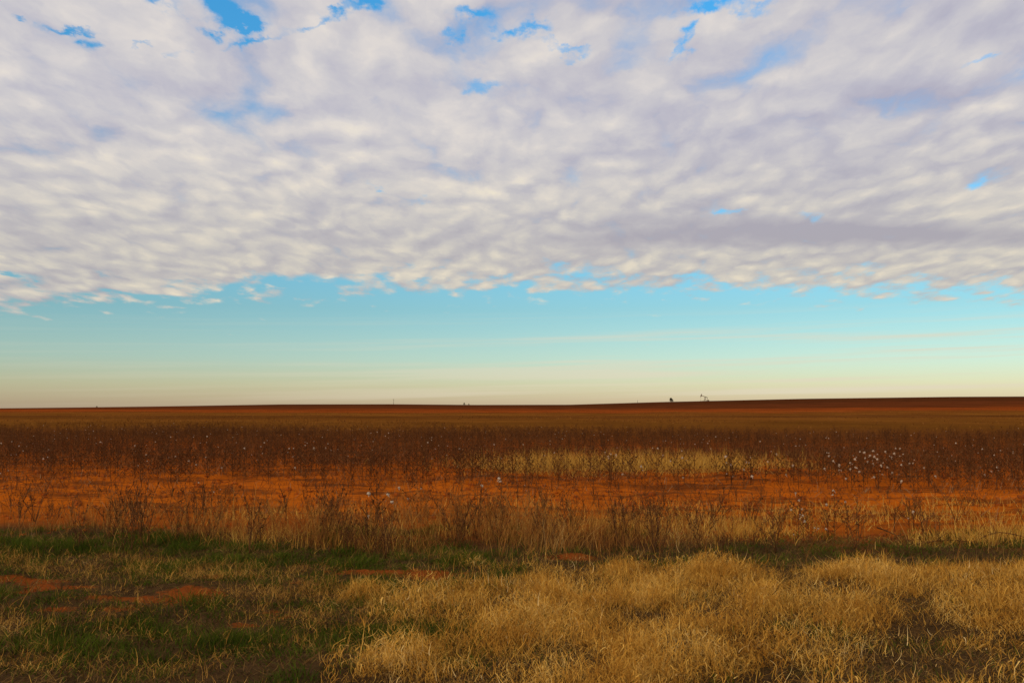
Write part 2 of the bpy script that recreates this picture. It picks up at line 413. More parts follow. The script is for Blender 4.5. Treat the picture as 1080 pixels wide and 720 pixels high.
bands = t.ramp(t.m("DIVIDE", t.m("SUBTRACT", lg, 0.3), 2.9), [
    (pos_of(10.5), (.075, .030, .010)), (pos_of(13.0), (.26, .062, .010)), (pos_of(15.5), (.44, .102, .007)), (pos_of(20), (.46, .104, .007)), (pos_of(26), (.36, .080, .007)),
    (pos_of(40), (.26, .058, .009)), (pos_of(70), (.17, .055, .010)), (pos_of(95), (0.179, 0.067, 0.0088)), (pos_of(150), (0.205, 0.073, 0.0099)), (pos_of(185), (0.141, 0.046, 0.0088)), (pos_of(215), (0.243, 0.088, 0.0110)), (pos_of(270), (0.205, 0.061, 0.0088)),
    (pos_of(300), (0.333, 0.067, 0.0088)), (pos_of(390), (0.282, 0.055, 0.0077)), (pos_of(455), (0.134, 0.032, 0.0077)), (pos_of(600), (0.134, 0.033, 0.0088)), (pos_of(700), (0.096, 0.026, 0.0077)), (pos_of(900), (0.079, 0.024, 0.0066))])
fine = t.m("ADD", 0.72, t.m("ADD", t.m("MULTIPLY", n2, 0.34), t.m("MULTIPLY", n3, 0.22)))
col = t.mix(1.0, bands, t.xyz(fine, fine, fine), "MULTIPLY")
# crop litter along the furrows
fur = t.noise(t.v("MULTIPLY", t.xyz(gx, vrow, 0.0), (0.45, 3.0, 1.0)), 1.0, 8, 0.72)
litter = t.m("MULTIPLY", t.sstep(fur, 0.44, 0.62), t.m("MULTIPLY", t.sstep(vrow, 13.5, 15.5), 0.80))
col = t.mix(litter, col, (.10, .030, .009))
# long streaks on the far fields
far = t.noise(t.v("MULTIPLY", pos, (0.008, 0.05, 0.0)), 1.0, 5, 0.6)
far2 = t.noise(t.v("MULTIPLY", pos, (0.07, 0.03, 0.0)), 1.0, 6, 0.7)
fs = t.m("ADD", -0.25, t.m("ADD", t.m("MULTIPLY", far, 1.1), t.m("MULTIPLY", far2, 1.5)))
col = t.mix(t.sstep(gy, 70, 130), col, t.mix(1.0, col, t.xyz(fs, fs, fs), "MULTIPLY"))
at_b = t.n.new("ShaderNodeAttribute"); at_b.attribute_name = "bare"
at_g = t.n.new("ShaderNodeAttribute"); at_g.attribute_name = "verge"
verge = t.ramp(t.m("ADD", t.m("MULTIPLY", n2, 0.6), t.m("MULTIPLY", n3, 0.4)), [(0.25, (.030, .017, .008)), (.5, (.075, .040, .015)), (.75, (.13, .072, .026))])
col = t.mix(at_g.outputs["Fac"], col, verge)
bareF = t.m("MULTIPLY", t.sstep(t.m("ADD", at_b.outputs["Fac"], t.m("MULTIPLY", t.m("SUBTRACT", t.m("ADD", t.m("MULTIPLY", n2, .6), t.m("MULTIPLY", n3, .4)), 0.5), 1.9)), 0.30, 0.62), 0.9)
col = t.mix(bareF, col, t.mix(n3, (.17, .036, .007), (.34, .078, .012)))
t.l.new(col, b.inputs["Base Color"])
b.inputs["Roughness"].default_value = 1.0; b.inputs["Specular IOR Level"].default_value = 0.0
bp = t.n.new("ShaderNodeBump"); bp.inputs["Strength"].default_value = 0.6; bp.inputs["Distance"].default_value = 0.03
t.l.new(t.m("ADD", n3, t.m("MULTIPLY", n2, 1.5)), bp.inputs["Height"]); t.l.new(bp.outputs[0], b.inputs["Normal"])

me = mesh_np("ground", V, Fq, M_GROUND, smooth=True)
def add_attr(me, name, vals):
    a = me.attributes.new(name, "FLOAT", "POINT"); a.data.foreach_set("value", np.asarray(vals, np.float32).ravel())
nearm = (Y > 3) & (Y < 16)
add_attr(me, "bare", np.where(nearm, bare_amount(X, Y), 0))
vv = Y + 0.06 * X
vv = vv - 1.3 * (1 - sm(-5.6, -3.8, X)) * (Y < 30)  # dark verge ground reaches further out toward the left
add_attr(me, "verge", 1 - sm(11.2, 13.4, vv + (fbm(X * 0.8, Y * 0.8, 61) - 0.5) * 2.4))
obj("ground", me, kind="structure")

# ------------------------------------------------------------------ far things on the rise
def on_land(px, y):
    x = (px - CX) / F_PX * y * 0.9977
    return x, y, float(H(x, y))


x, y, z = on_land(742.5, 915)
pj = thing("pumpjack", "distant oil pumpjack with tilted beam and raised horse head on the ridge", "pumpjack", (x, y, z - 0.15))
pj.scale = (.86, .86, .86)
BEAM = R(20)
hub = np.array([1.2, 0, 4.6])
def along(s_, up=0.0): return hub + np.array([s_ * math.cos(BEAM) + up * math.sin(BEAM), 0, -s_ * math.sin(BEAM) + up * math.cos(BEAM)])
obj("base", mesh_np("pumpjack_base", *join_vf([box((1.6, -.7, .25), (7.6, .35, .5)), box((1.6, .7, .25), (7.6, .35, .5)), box((-1.6, 0, .2), (.3, 1.8, .36)), box((4.6, 0, .2), (.3, 1.8, .36))]), M_STEEL), pj)
obj("samson_post", mesh_np("samson_post", *join_vf([tube([(hub[0] + a, s_ * 1.0, .4), (hub[0] + a * .12, s_ * .25, 4.35)], [.17, .14]) for a in (-1.0, 1.2) for s_ in (-1, 1)] +
    [tube([(hub[0] - .55, s_ * .66, 2.1), (hub[0] + .65, s_ * .66, 2.1)], .08) for s_ in (-1, 1)] + [box((hub[0], 0, 4.42), (.5, .9, .22))]), M_STEEL), pj)
obj("walking_beam", mesh_np("walking_beam", *join_vf([box(along(-.45, .16), (6.6, .16, .48), BEAM), box(along(-.45, .43), (6.6, .5, .1), BEAM), box(along(-.45, -.11), (6.6, .5, .1), BEAM)]), M_STEEL), pj)
# horse head: curved plate at the raised end
hp = []
for k in range(13):
    a = -0.42 + 0.84 * k / 12
    hp.append(along(-4.9 * math.cos(a), 4.9 * math.sin(a) * 0.98 + 0.05))
hp += [along(-3.7, 1.0), along(-3.5, -.6)]
hp = np.array(hp); nh = len(hp)
Vh = np.concatenate([hp + [0, -.28, 0], hp + [0, .28, 0]])
meh = bpy.data.meshes.new("horse_head")
meh.from_pydata(Vh.tolist(), [], [list(range(nh))[::-1], list(range(nh, 2 * nh))] + [[i, (i + 1) % nh, nh + (i + 1) % nh, nh + i] for i in range(nh)])
meh.materials.append(M_STEEL); obj("horse_head", meh, pj)
topl = hp[6]
obj("bridle_cable", mesh_np("bridle_cable", *join_vf([tube([(topl[0] - .02, s_, topl[2] - .9), (topl[0] - .02, s_ * .6, 1.8)], .03) for s_ in (-.15, .15)]), M_STEEL), pj)
obj("wellhead", mesh_np("wellhead", *join_vf([tube([(topl[0], 0, 0), (topl[0], 0, 1.1)], .16, 8), tube([(topl[0], 0, 1.1), (topl[0], 0, 1.9)], .06, 8), tube([(topl[0] - .4, 0, .8), (topl[0] + .4, 0, .8)], .09, 6)]), M_STEEL), pj)
obj("gearbox", mesh_np("gearbox", *join_vf([box((4.0, 0, 1.0), (1.3, .8, 1.2)), tube([(4.0, -.75, 1.15), (4.0, .75, 1.15)], .12, 8)]), M_STEEL), pj)
tail = along(2.75, -.2)
for s_ in (-.68, .68):
    obj("crank", mesh_np("crank", *join_vf([box((4.0 + .35, s_, 1.0), (1.9, .18, .6), R(-12)), box((4.0 + .95, s_ * 1.06, .95), (.95, .34, 1.15), R(-12))]), M_STEEL), pj)
    obj("pitman_arm", mesh_np("pitman_arm", *tube([(4.5, s_ * 1.25, 1.1), (tail[0], s_ * .8, tail[2])], .08), M_STEEL), pj)
obj("motor", mesh_np("motor", *join_vf([tube([(5.1, -.35, .85), (5.1, .35, .85)], .3, 10), box((5.1, 0, .55), (.5, .6, .25))]), M_STEEL), pj)


def bush(name, label, px, y, hh, ww, seed, spike=0.0, n=420, cat="shrub", off=0.0):
    r = np.random.default_rng(seed)
    x, y, z = on_land(px, y)
    root = thing(name, label, cat, (x, y, z - .1))
    a = r.uniform(0, 2 * np.pi, n); rr = np.sqrt(r.uniform(0, 1, n)) * ww / 2; zz = hh * (0.12 + .88 * r.uniform(0, 1, n) ** 0.8)
    rr = rr * np.sqrt(np.clip(1.05 - (zz / hh) ** 2, 0.03, 1)) * (0.65 + .5 * vnoise(a * 1.3, zz * 1.5, seed))
    cx = -spike * ww * .3 * (zz / hh) ** 1.0
    c = np.stack([rr * np.cos(a) + cx, rr * np.sin(a), zz], -1)
    Vl, Fl = ribbons(c, np.full(n, hh * .16), a, r.uniform(.2, 1.7, n), r.uniform(-.5, .8, n), np.full(n, hh * .07), 2, taper=.6)
    obj("crown", mesh_np("bush_crown", Vl, Fl, M_BUSH), root)
    tr = [tube([(0, 0, -.1), (-spike * ww * .1, 0, hh * .35), (-spike * ww * .2, 0, hh * .7)], [hh * .03, hh * .022, hh * .01], 5)]
    for k in range(5):
        an = r.uniform(0, 6.28); tr.append(tube([(0, 0, hh * .1), (ww * .15 * math.cos(an), ww * .15 * math.sin(an), hh * .4), (ww * .3 * math.cos(an), ww * .3 * math.sin(an), hh * .6)], [hh * .018, hh * .013, hh * .007], 4))
    obj("trunk", mesh_np("bush_trunk", *join_vf(tr), M_BARK), root)
    return root


bush("far_tree", "small dark distant tree leaning to a peak beside the pumpjack", 708.8, 900, 3.5, 3.5, 1, spike=1.0, cat="tree", n=700)
bush("far_shrub", "taller of two tiny shrubs on the middle of the skyline", 489.6, 905, 1.9, 2.0, 2)
bush("far_shrub", "smaller of two tiny shrubs on the middle of the skyline", 494.4, 905, 1.2, 1.6, 3)
bush("far_shrub", "lone tiny shrub on the low end of the skyline away from the pumpjack", 102.0, 905, 1.2, 1.9, 4)


def pole(label, px, hh, arm):
    x, y, z = on_land(px, 910)
    root = thing("utility_pole", label, "pole", (x, y, z - .2))
    obj("post", mesh_np("pole_post", *tube([(0, 0, 0), (0, 0, hh)], [.16, .11], 8), M_POLE), root)
    if arm: obj("crossarm", mesh_np("pole_crossarm", *box((0, -.18, hh - .55), (1.5, .12, .14)), M_POLE), root)


pole("thin distant pole standing taller than anything else on its stretch of skyline", 415.0, 5.0, True)
pole("short distant post on the skyline between the tiny shrubs and the dark tree", 672.5, 2.6, False)

# ------------------------------------------------------------------ cotton
def cotton_geo(r, h, fine=True):
    """a defoliated cotton plant: stalk with rising branches, dry burs and leaf rags; returns stalk, rags, boll spots"""
    sides = 4 if fine else 3
    st, lf, tips = [], [], []
    bend = r.uniform(-.07, .07, 2)
    def P_(s_): return np.array([bend[0] * s_ * s_, bend[1] * s_ * s_, h * s_])
    ss = np.linspace(-.06, 1, 5)
    st.append(tube([P_(s_) for s_ in ss], np.linspace(.006, .0025, 5) * (1 if fine else 1.3), sides))
    nb = r.integers(8, 12)
    for k in range(nb):
        s0 = 0.18 + .78 * k / nb + r.uniform(-.03, .03); a = k * 2.4 + r.uniform(-.5, .5)
        L = h * (0.42 * (1 - s0 * .65)) * r.uniform(.7, 1.25)
        p0 = P_(s0); d = np.array([math.cos(a), math.sin(a), 0])
        up = r.uniform(.55, 1.1)
        p1 = p0 + d * L * .5 + np.array([0, 0, L * .5 * up]); p2 = p1 + d * L * .35 + np.array([0, 0, L * .55 * up * r.uniform(.5, 1.1)])
        st.append(tube([p0, p1, p2], [.004, .0032, .002] if fine else [.0048, .004, .003], sides))
        for q in ([p1, p2] if fine or k % 2 else [p2]): tips.append(q + r.normal(0, .006, 3))
    # burs: little open husks (crossed blades)
    for q in tips:
        n = 4 if fine else 2
        az_ = r.uniform(0, 6.28, n)
        lf.append((q[None, :].repeat(n, 0), r.uniform(.03, .05, n), az_, r.uniform(.2, 1.2, n), r.uniform(.2, .9, n), r.uniform(.014, .024, n)))
    # rags of dead leaf hanging from the branches
    n = r.integers(22, 36) if fine else r.integers(14, 22)
    idx = r.integers(0, len(tips), n); q = np.array(tips)[idx] * r.uniform(.3, 1, (n, 1))
    lf.append((q, r.uniform(.03, .08, n), r.uniform(0, 6.28, n), r.uniform(.6, 2.4, n), r.uniform(0, .9, n), r.uniform(.010, .032, n)))
    B = [np.concatenate([l[i] for l in lf]) for i in range(6)]
    return join_vf(st), ribbons(*B, segs=2, taper=.7), tips


def boll_mesh(seed):
    r = np.random.default_rng(seed)
    parts = []
    for k in range(4):          # four locks of lint bulging out of the husk
        a = k * math.pi / 2 + r.uniform(-.3, .3); rad = r.uniform(.017, .024); c = np.array([math.cos(a) * .016, math.sin(a) * .016, r.uniform(-.012, .008)])
        V_ = []
        for i in range(5):
            ph = math.pi * i / 4
            for j in range(6):
                th = 2 * math.pi * j / 6; k_ = rad * r.uniform(.85, 1.18)
                V_.append(c + k_ * np.array([math.sin(ph) * math.cos(th), math.sin(ph) * math.sin(th), 1.15 * math.cos(ph)]))
        F_ = [[i * 6 + j, i * 6 + (j + 1) % 6, (i + 1) * 6 + (j + 1) % 6, (i + 1) * 6 + j] for i in range(4) for j in range(6)]
        parts.append((np.array(V_), np.array(F_)))
    # a wisp of lint trailing below
    parts.append(tube([(0, 0, -.01), (r.uniform(-.02, .02), r.uniform(-.02, .02), -.05), (r.uniform(-.04, .04), r.uniform(-.04, .04), r.uniform(-.11, -.04))], [.013, .009, .004], 4))
    return mesh_np("boll", *join_vf(parts), M_LINT, smooth=True)


BOLLS = [boll_mesh(s_) for s_ in range(9)]
crng = np.random.default_rng(77)
cotton_geos = [cotton_geo(crng, crng.uniform(.60, .78)) for _ in range(10)]
cotton_meshes = [(mesh_np("cotton_stalk", *g[0], M_STALK), mesh_np("cotton_rags", *g[1], M_LEAF), g[2]) for g in cotton_geos]


def cotton(x, y, label, group, nb=0, scale=1.0, boll_scale=1.0):
    k = crng.integers(len(cotton_meshes)); stalk, rags, tips = cotton_meshes[k]
    root = thing("cotton_plant", label, "cotton plant", (x, y, float(H(x, y)) - .01), crng.uniform(0, 6.28), group)
    root.scale = (scale,) * 3
    obj("stalk", stalk, root); obj("foliage", rags, root)
    if nb:
        order = crng.permutation(len(tips))
        for i in order[:nb]:
            bo = obj("boll", BOLLS[crng.integers(9)], root); bo.location = tips[i]; bo.rotation_euler = (crng.normal(0, .5), crng.normal(0, .5), crng.uniform(0, 6.28))
            bo.scale = (boll_scale * crng.uniform(.32, .72),) * 3
    return root


# plants of their own along the first rows
count = 0
row0 = 20.8
cells = []
for ri in range(5):
    v0 = row0 + ri * 1.0
    for xx in np.arange(-15.5, 15.5, 0.33):
        x = xx + crng.uniform(-.12, .12); y = v0 - ROW_SLOPE * x + crng.normal(0, .07)
        if abs(x) > .535 * y: continue
        px, py = to_px(x, y)
        keep = 0.95
        left_thin = sm(640, 300, px) if False else float(1 - sm(250, 560, px))
        if ri < 3: keep = 0.95 - left_thin * (0.75 - .22 * ri)
        if ri == 0 and px > 560: keep *= .75
        if ri > 0 and 540 < px < 810: keep *= .65
        keep *= 0.35 + .75 * float(sm(.3, .5, fbm(x * .8, y * .8, 71)))
        if crng.uniform() < keep: cells.append((y, x, px, py, ri))
cells.sort()
for y, x, px, py, ri in cells[:285]:
    if 872 < px < 948 and ri < 4:
        cotton(x, y, "cotton plant hung thick with white bolls in the brightest clump of the front rows", "cotton plants in the bright white clump", nb=int(crng.integers(2, 5)), scale=1.05, boll_scale=1.02)
    elif 655 < px < 800 and ri < 4 and crng.uniform() < .62:
        cotton(x, y, "brown cotton plant with several white bolls standing before the pale grass patch", "white-flecked cotton before the pale grass", nb=int(crng.integers(1, 4)), boll_scale=1.25)
    elif crng.uniform() < .12:
        cotton(x, y, "dry brown cotton plant of the front rows with one or two white bolls left", "cotton plants with a boll or two", nb=int(crng.integers(1, 3)))
    elif ri == 0:
        cotton(x, y, "bare brown cotton plant without bolls at the very edge of the red soil", "bare cotton along the edge of the red soil", scale=crng.uniform(.8, 1.05))
    else:
        cotton(x, y, "bare brown cotton plant without bolls inside the front rows of the field", "bare cotton within the front rows", scale=crng.uniform(.88, 1.08))

# lone ones standing forward on the red soil
for px, py, nb, sc_, lab in [
    (842, 566, 5, .8, "low cotton plant with a cluster of white bolls behind the dark forked weed"),
    (853, 569, 4, .62, "small stub of cotton beside the low bolls, white lint at its top"),
    (880, 570, 4, .8, "leaning cotton plant with white lint strung down one side, alone on red soil"),
    (894, 568, 1, .75, "thin cotton plant topped by one white boll on the red soil"),
    (848, 574, 2, .45, "shortest white-flecked cotton stub by the dark weed strip"),
    (959, 560, 2, .7, "lone cotton stub with two pale tufts at the pale grass edge"),
    (398, 566, 4, .95, "pale wispy cotton plant rising among the reddish grass"),
    (434, 545, 3, .9, "cotton plant with bolls at its tip above the reddish grass"),
    (552, 526, 2, .6, "cotton stub in a dark lump on the red soil strip"),
    (528, 547, 2, .95, "cotton plant holding white bolls over the middle of the grass strip"),
    (506, 549, 1, .8, "single-boll cotton plant poking through the middle of the grass strip"),
    (230, 531, 2, .6, "short cotton stub with pale lint in the broken row on red soil"),
    (215, 531, 0, .6, "short bare cotton stub beside the pale one in the broken row"),
    (243, 532, 0, .72, "dark bushy cotton stub ending the broken row on red soil"),
    (188, 530, 0, .6, "low dark cotton stub starting the broken row on red soil"),
    (205, 529, 1, .55, "low cotton stub with one boll amid the broken row")]:
    x, y = ground_at(px, py); cotton(x, y, lab, None, nb=nb, scale=sc_, boll_scale=1.1)

# the field behind them: thousands of plants, one mass
lod = [cotton_geo(crng, crng.uniform(.62, .80), fine=False) for _ in range(12)]
lodV = []
for g in lod:
    (Vs, Fs), (Vr, Fr), _t = g
    lodV.append((Vs, Fs, Vr, Fr))
pts = [(x, y) for y, x, px, py, ri in cells[285:]]
v0 = row0 + 5
while v0 < 72:
    step = 0.24 if v0 < 40 else 0.34
    xs = np.arange(-.62 * v0 - 2, .62 * v0 + 2, step) + crng.uniform(-.12, .12, len(np.arange(-.62 * v0 - 2, .62 * v0 + 2, step)))
    for x in xs:
        if v0 > 52 + 22 * float(fbm(x * .10, v0 * .05, 75)) + crng.normal(0, 2.0): continue
        y = v0 - ROW_SLOPE * x + crng.normal(0, .08)
        px, py = to_px(x, y)
        patch = float(blobs(px, py, [(650, 491, 150, 7, 1)])) if y < 36 else 0
        if crng.uniform() < (0.45 + .55 * float(sm(.32, .55, fbm(x * .22, y * .35, 73)))) * (1 - .95 * patch): pts.append((x, y))
    v0 += 1.0
pts = np.array(pts); pts = pts[np.argsort(pts[:, 1])]
pz = H(pts[:, 0], pts[:, 1])
which = crng.integers(0, len(lod), len(pts)); ang = crng.uniform(0, 6.28, len(pts)); scl = crng.uniform(.5, 1.05, len(pts)) * (.78 + .4 * fbm(pts[:, 0] * .3, pts[:, 1] * .5, 79))
allV, allF, allM, off = [], [], [], 0
for k in range(len(lod)):
    sel = np.nonzero(which == k)[0]
    Vs, Fs, Vr, Fr = lodV[k]; Vt = np.concatenate([Vs, Vr]); Ft = np.concatenate([Fs, Fr + len(Vs)]); mt = np.concatenate([np.zeros(len(Fs)), np.ones(len(Fr))])
    c, s_ = np.cos(ang[sel])[:, None], np.sin(ang[sel])[:, None]; q = scl[sel][:, None]
    VX = (Vt[None, :, 0] * c - Vt[None, :, 1] * s_) * q + pts[sel, 0][:, None]; VY = (Vt[None, :, 0] * s_ + Vt[None, :, 1] * c) * q + pts[sel, 1][:, None]; VZ = Vt[None, :, 2] * q + pz[sel][:, None] - .01
    allV.append(np.stack([VX, VY, VZ], -1).reshape(-1, 3))
    allF.append((Ft[None] + (np.arange(len(sel)) * len(Vt))[:, None, None] + off).reshape(-1, 4)); allM.append(np.tile(mt, len(sel))); off += len(sel) * len(Vt)
# their scattered white lint: small lumps at the tips
ln = []
for i in range(len(pts)):
    pr = .10 if pts[i, 1] < 35 else .06
    if crng.uniform() < pr * (1.6 if pts[i, 1] < 30 else 1):
        tip = lod[which[i]][2]; tp = tip[crng.integers(len(tip))]; c, s_ = math.cos(ang[i]), math.sin(ang[i])
        p = np.array([(tp[0] * c - tp[1] * s_) * scl[i] + pts[i, 0], (tp[0] * s_ + tp[1] * c) * scl[i] + pts[i, 1], tp[2] * scl[i] + pz[i]])
        rr = crng.uniform(.012, .024)
        oct_ = p + rr * np.array([[1, 0, -.6], [0, 1, -.6], [-1, 0, -.6], [0, -1, -.6], [.8, .2, .9], [-.2, .8, .9], [-.8, -.2, .9], [.2, -.8, .9]])
        ln.append((oct_, np.array([[3, 2, 1, 0], [4, 5, 6, 7], [0, 1, 5, 4], [1, 2, 6, 5], [2, 3, 7, 6], [3, 0, 4, 7]])))
lV, lF = join_vf(ln); allV.append(lV); allF.append(lF + off); allM.append(np.full(len(lF), 2))
obj("cotton_field", mesh_np("cotton_field", np.concatenate(allV), np.concatenate(allF), [M_STALK, M_LEAF, M_LINT], np.concatenate(allM)), kind="stuff",
    label="dense brown mass of dry cotton plants filling the field behind the front rows")

# ------------------------------------------------------------------ grasses
def scatter(n, x0, x1, y0, y1, dens, seed):
    r = np.random.default_rng(seed); x = r.uniform(x0, x1, n); y = r.uniform(y0, y1, n)
    ok = (np.abs(x) < .60 * y + 1.5) & (r.uniform(0, 1, n) < dens(x, y)); return x[ok], y[ok]


def tussock_blades(cx, cy, rad, hgt, n, seed, curly=1.0, wid=.0040):
    """blades of many clumps: some rise from the root, most are short curled leaves all through the mound"""
    r = np.random.default_rng(seed)
    rep = np.repeat(np.arange(len(cx)), n)
    N = len(rep); a = r.uniform(0, 6.28, N); q = np.sqrt(r.uniform(0, 1, N))
    rr = rad[rep] * q * (.75 + .5 * vnoise(a * 1.1 + rep * 3.7, rep * 1.3, 7))
    x = cx[rep] + rr * np.cos(a); y = cy[rep] + rr * np.sin(a)
    top = hgt[rep] * np.sqrt(np.clip(1.02 - q * q, .05, 1))
    tall = r.uniform(0, 1, N) < .05
    z0 = np.where(tall, 0, top * r.uniform(0, .88, N) ** .8)
    L = np.where(tall, top * r.uniform(.7, 1.2, N) + .03, r.uniform(.04, .13, N))
    lean = np.where(tall, np.abs(.7 * q + r.normal(0, .25, N)), r.uniform(.5, 2.3, N))
    curl = np.where(tall, r.uniform(-.2, 1.6, N), r.uniform(-1.2, 3.0, N)) * curly
    return ribbons(np.stack([x, y, H(x, y) - .01 + z0], -1), L, a + r.normal(0, 1.1, N), lean, curl, r.lognormal(0, .35, N) * wid, 4, twist=r.normal(0, 2.6, N))


parts = []
x, y = scatter(3000, -4, 8.5, 4.6, 11.2, lambda x, y: straw_amount(x, y) * (.05 + .95 * sm(.46, .55, fbm(x * 2.0, y * 2.0, 81))), 101)
r_ = np.random.default_rng(5)
big_ = fbm(x * 1.1, y * 1.1, 87)
parts.append(tussock_blades(x, y, r_.uniform(.14, .34, len(x)), (.08 + .22 * sm(.3, .7, big_)) * r_.uniform(.7, 1.25, len(x)) * (1 - .55 * sm(8.8, 10.4, y)), 230, 102))
# loose single straws between
x, y = scatter(130000, -4, 8.5, 4.6, 11.4, lambda x, y: straw_amount(x, y) * (.25 + .75 * sm(.42, .54, fbm(x * 2.0, y * 2.0, 81))), 103)
n = len(x); parts.append(ribbons(np.stack([x, y, H(x, y)], -1), r_.uniform(.05, .17, n), r_.uniform(0, 6.28, n), r_.uniform(.5, 1.7, n), r_.uniform(-1.0, 2.4, n), r_.uniform(.003, .005, n), 5, twist=r_.normal(0, 2.6, n)))
# broad pale curls and brown dead leaves lying in the mounds
def curls(n0, dens, mt, name, label, seed, L, wd):
    x, y = scatter(n0, -8, 8.5, 4.6, 11.4, dens, seed); n = len(x); q_ = np.random.default_rng(seed + 1)
    zz = q_.uniform(0, 1, n) * (.05 + .20 * sm(.3, .7, fbm(x * 1.1, y * 1.1, 87))) * straw_amount(x, y)
    obj(name, mesh_np(name, *ribbons(np.stack([x, y, H(x, y) + zz], -1), q_.uniform(*L, n), q_.uniform(0, 6.28, n), q_.uniform(.2, 1.6, n), q_.uniform(-2.0, 3.6, n), q_.uniform(*wd, n), 6, twist=q_.normal(0, 1.5, n)), mt), kind="stuff", label=label)
M_CURL = blade_mat("pale_curl", [(0, (.46, .26, .07)), (.6, (.66, .42, .14)), (1, (.80, .60, .28))], 0.2)
curls(9000, lambda x, y: straw_amount(x, y) * sm(.45, .6, fbm(x * 2.4, y * 2.4, 201)) * (y < 10), M_CURL, "curled_grass", "pale curled leaves tangled in the golden grass", 203, (.05, .14), (.003, .006))
curls(16000, lambda x, y: straw_amount(x, y) * sm(.50, .62, fbm(x * 1.7, y * 1.7, 211)), M_THATCH, "brown_dead_grass", "brown dead blades caught between the golden mounds", 213, (.06, .18), (.003, .007))
curls(2600, lambda x, y: (1 - straw_amount(x, y)) * sm(.50, .65, fbm(x * 1.9, y * 1.9, 221)), M_MATTED, "fallen_grass", "loose fallen straws over the green verge", 223, (.10, .28), (.003, .006))
obj("straw_grass", mesh_np("straw_grass", *join_vf(parts), M_STRAW), kind="stuff", label="golden dry bunch grass covering the roadside verge")

# matted dead straw among the green
def mats_d(x, y):
    px, py = to_px(x, y)
    return np.clip(blobs(px, py, MATS) * sm(.3, .55, fbm(x * 4, y * 4, 91)) + .14 * sm(.52, .62, fbm(x * 3.0, y * 2.2, 93)) * (py > 585), 0, 1) * (1 - straw_amount(x, y)) * (1 - .85 * bare_amount(x, y))
x, y = scatter(300000, -8, 3, 4.6, 11.6, mats_d, 111)
n = len(x); cl = fbm(x * 3, y * 3, 95) * 12; 
obj("matted_grass", mesh_np("matted_grass", *ribbons(np.stack([x, y, H(x, y) + .005 + r_.uniform(0, .07, n)], -1), r_.uniform(.04, .13, n), cl + r_.normal(0, 1.6, n), r_.uniform(.2, 1.7, n), r_.uniform(-1.0, 2.8, n), r_.uniform(.002, .004, n), 5, twist=r_.normal(0, 1.8, n)), M_MATTED),
    kind="stuff", label="pale matted dead straw lying over the green verge")

# short green grass
x, y = scatter(750000, -9, 9, 4.6, 13.5, lambda x, y: green_amount(x, y) * np.where(to_px(x, y)[0] > 560, .28, 1) * (1 - .95 * bare_amount(x, y)) * (1 - .75 * straw_amount(x, y)), 121)
n = len(x); hh = .025 + .075 * sm(.35, .7, fbm(x * 3.2, y * 3.2, 97))
obj("green_grass", mesh_np("green_grass", *ribbons(np.stack([x, y, H(x, y) - .005], -1), hh * r_.uniform(.6, 1.5, n), r_.uniform(0, 6.28, n), r_.uniform(0, 1.1, n), r_.uniform(0, 1.6, n), r_.uniform(.003, .008, n), 3), M_GREEN),
    kind="stuff", label="low dark green grass along the verge")

# brown thatch close to the soil everywhere on the verge
x, y = scatter(120000, -9, 9, 4.4, 13.0, lambda x, y: (1 - .9 * bare_amount(x, y)) * .9, 131)
n = len(x)
obj("thatch_grass", mesh_np("thatch_grass", *ribbons(np.stack([x, y, H(x, y) + .003], -1), r_.uniform(.05, .16, n), r_.uniform(0, 6.28, n), r_.uniform(.7, 1.6, n), r_.uniform(-.3, .6, n), r_.uniform(.004, .008, n), 3, twist=r_.normal(0, 1, n)), M_THATCH),
    kind="stuff", label="dark dead thatch close to the soil of the verge")

# thin reddish grass standing between verge and field
def red_d(x, y):
    px, py = to_px(x, y); v = y + .07 * x
    dens = np.interp(px, [-80, 0, 90, 140, 250, 480, 640, 720, 800, 930, 1100, 1200], [.2, .2, .45, .8, .9, 1, .9, .4, .12, .08, .08, .08])
    return dens * sm(11.0, 12.0, v + (fbm(x * 1.3, y * 1.3, 89) - .5) * 1.6) * (1 - sm(12.4, 15.6, v + (fbm(x * .9, y * .9, 99) - .5) * 5)) * (.06 + .94 * sm(.40, .62, fbm(x * 1.5, y * 1.5, 98)))
x, y = scatter(80000, -10, 10, 10.5, 17, red_d, 141)
n = len(x)
hV = ribbons(np.stack([x, y, H(x, y) - .01], -1), (.10 + .55 * r_.uniform(0, 1, n) ** 1.6) * (.3 + 1.3 * fbm(x * 1.2, y * 1.2, 94)), r_.uniform(0, 6.28, n), np.abs(r_.normal(0, .30, n)), r_.uniform(0, .9, n), r_.uniform(.003, .0055, n), 4, taper=.6)
obj("reddish_grass", mesh_np("reddish_grass", *hV, M_RED), kind="stuff", label="thin reddish dry grass standing between the verge and the red soil")

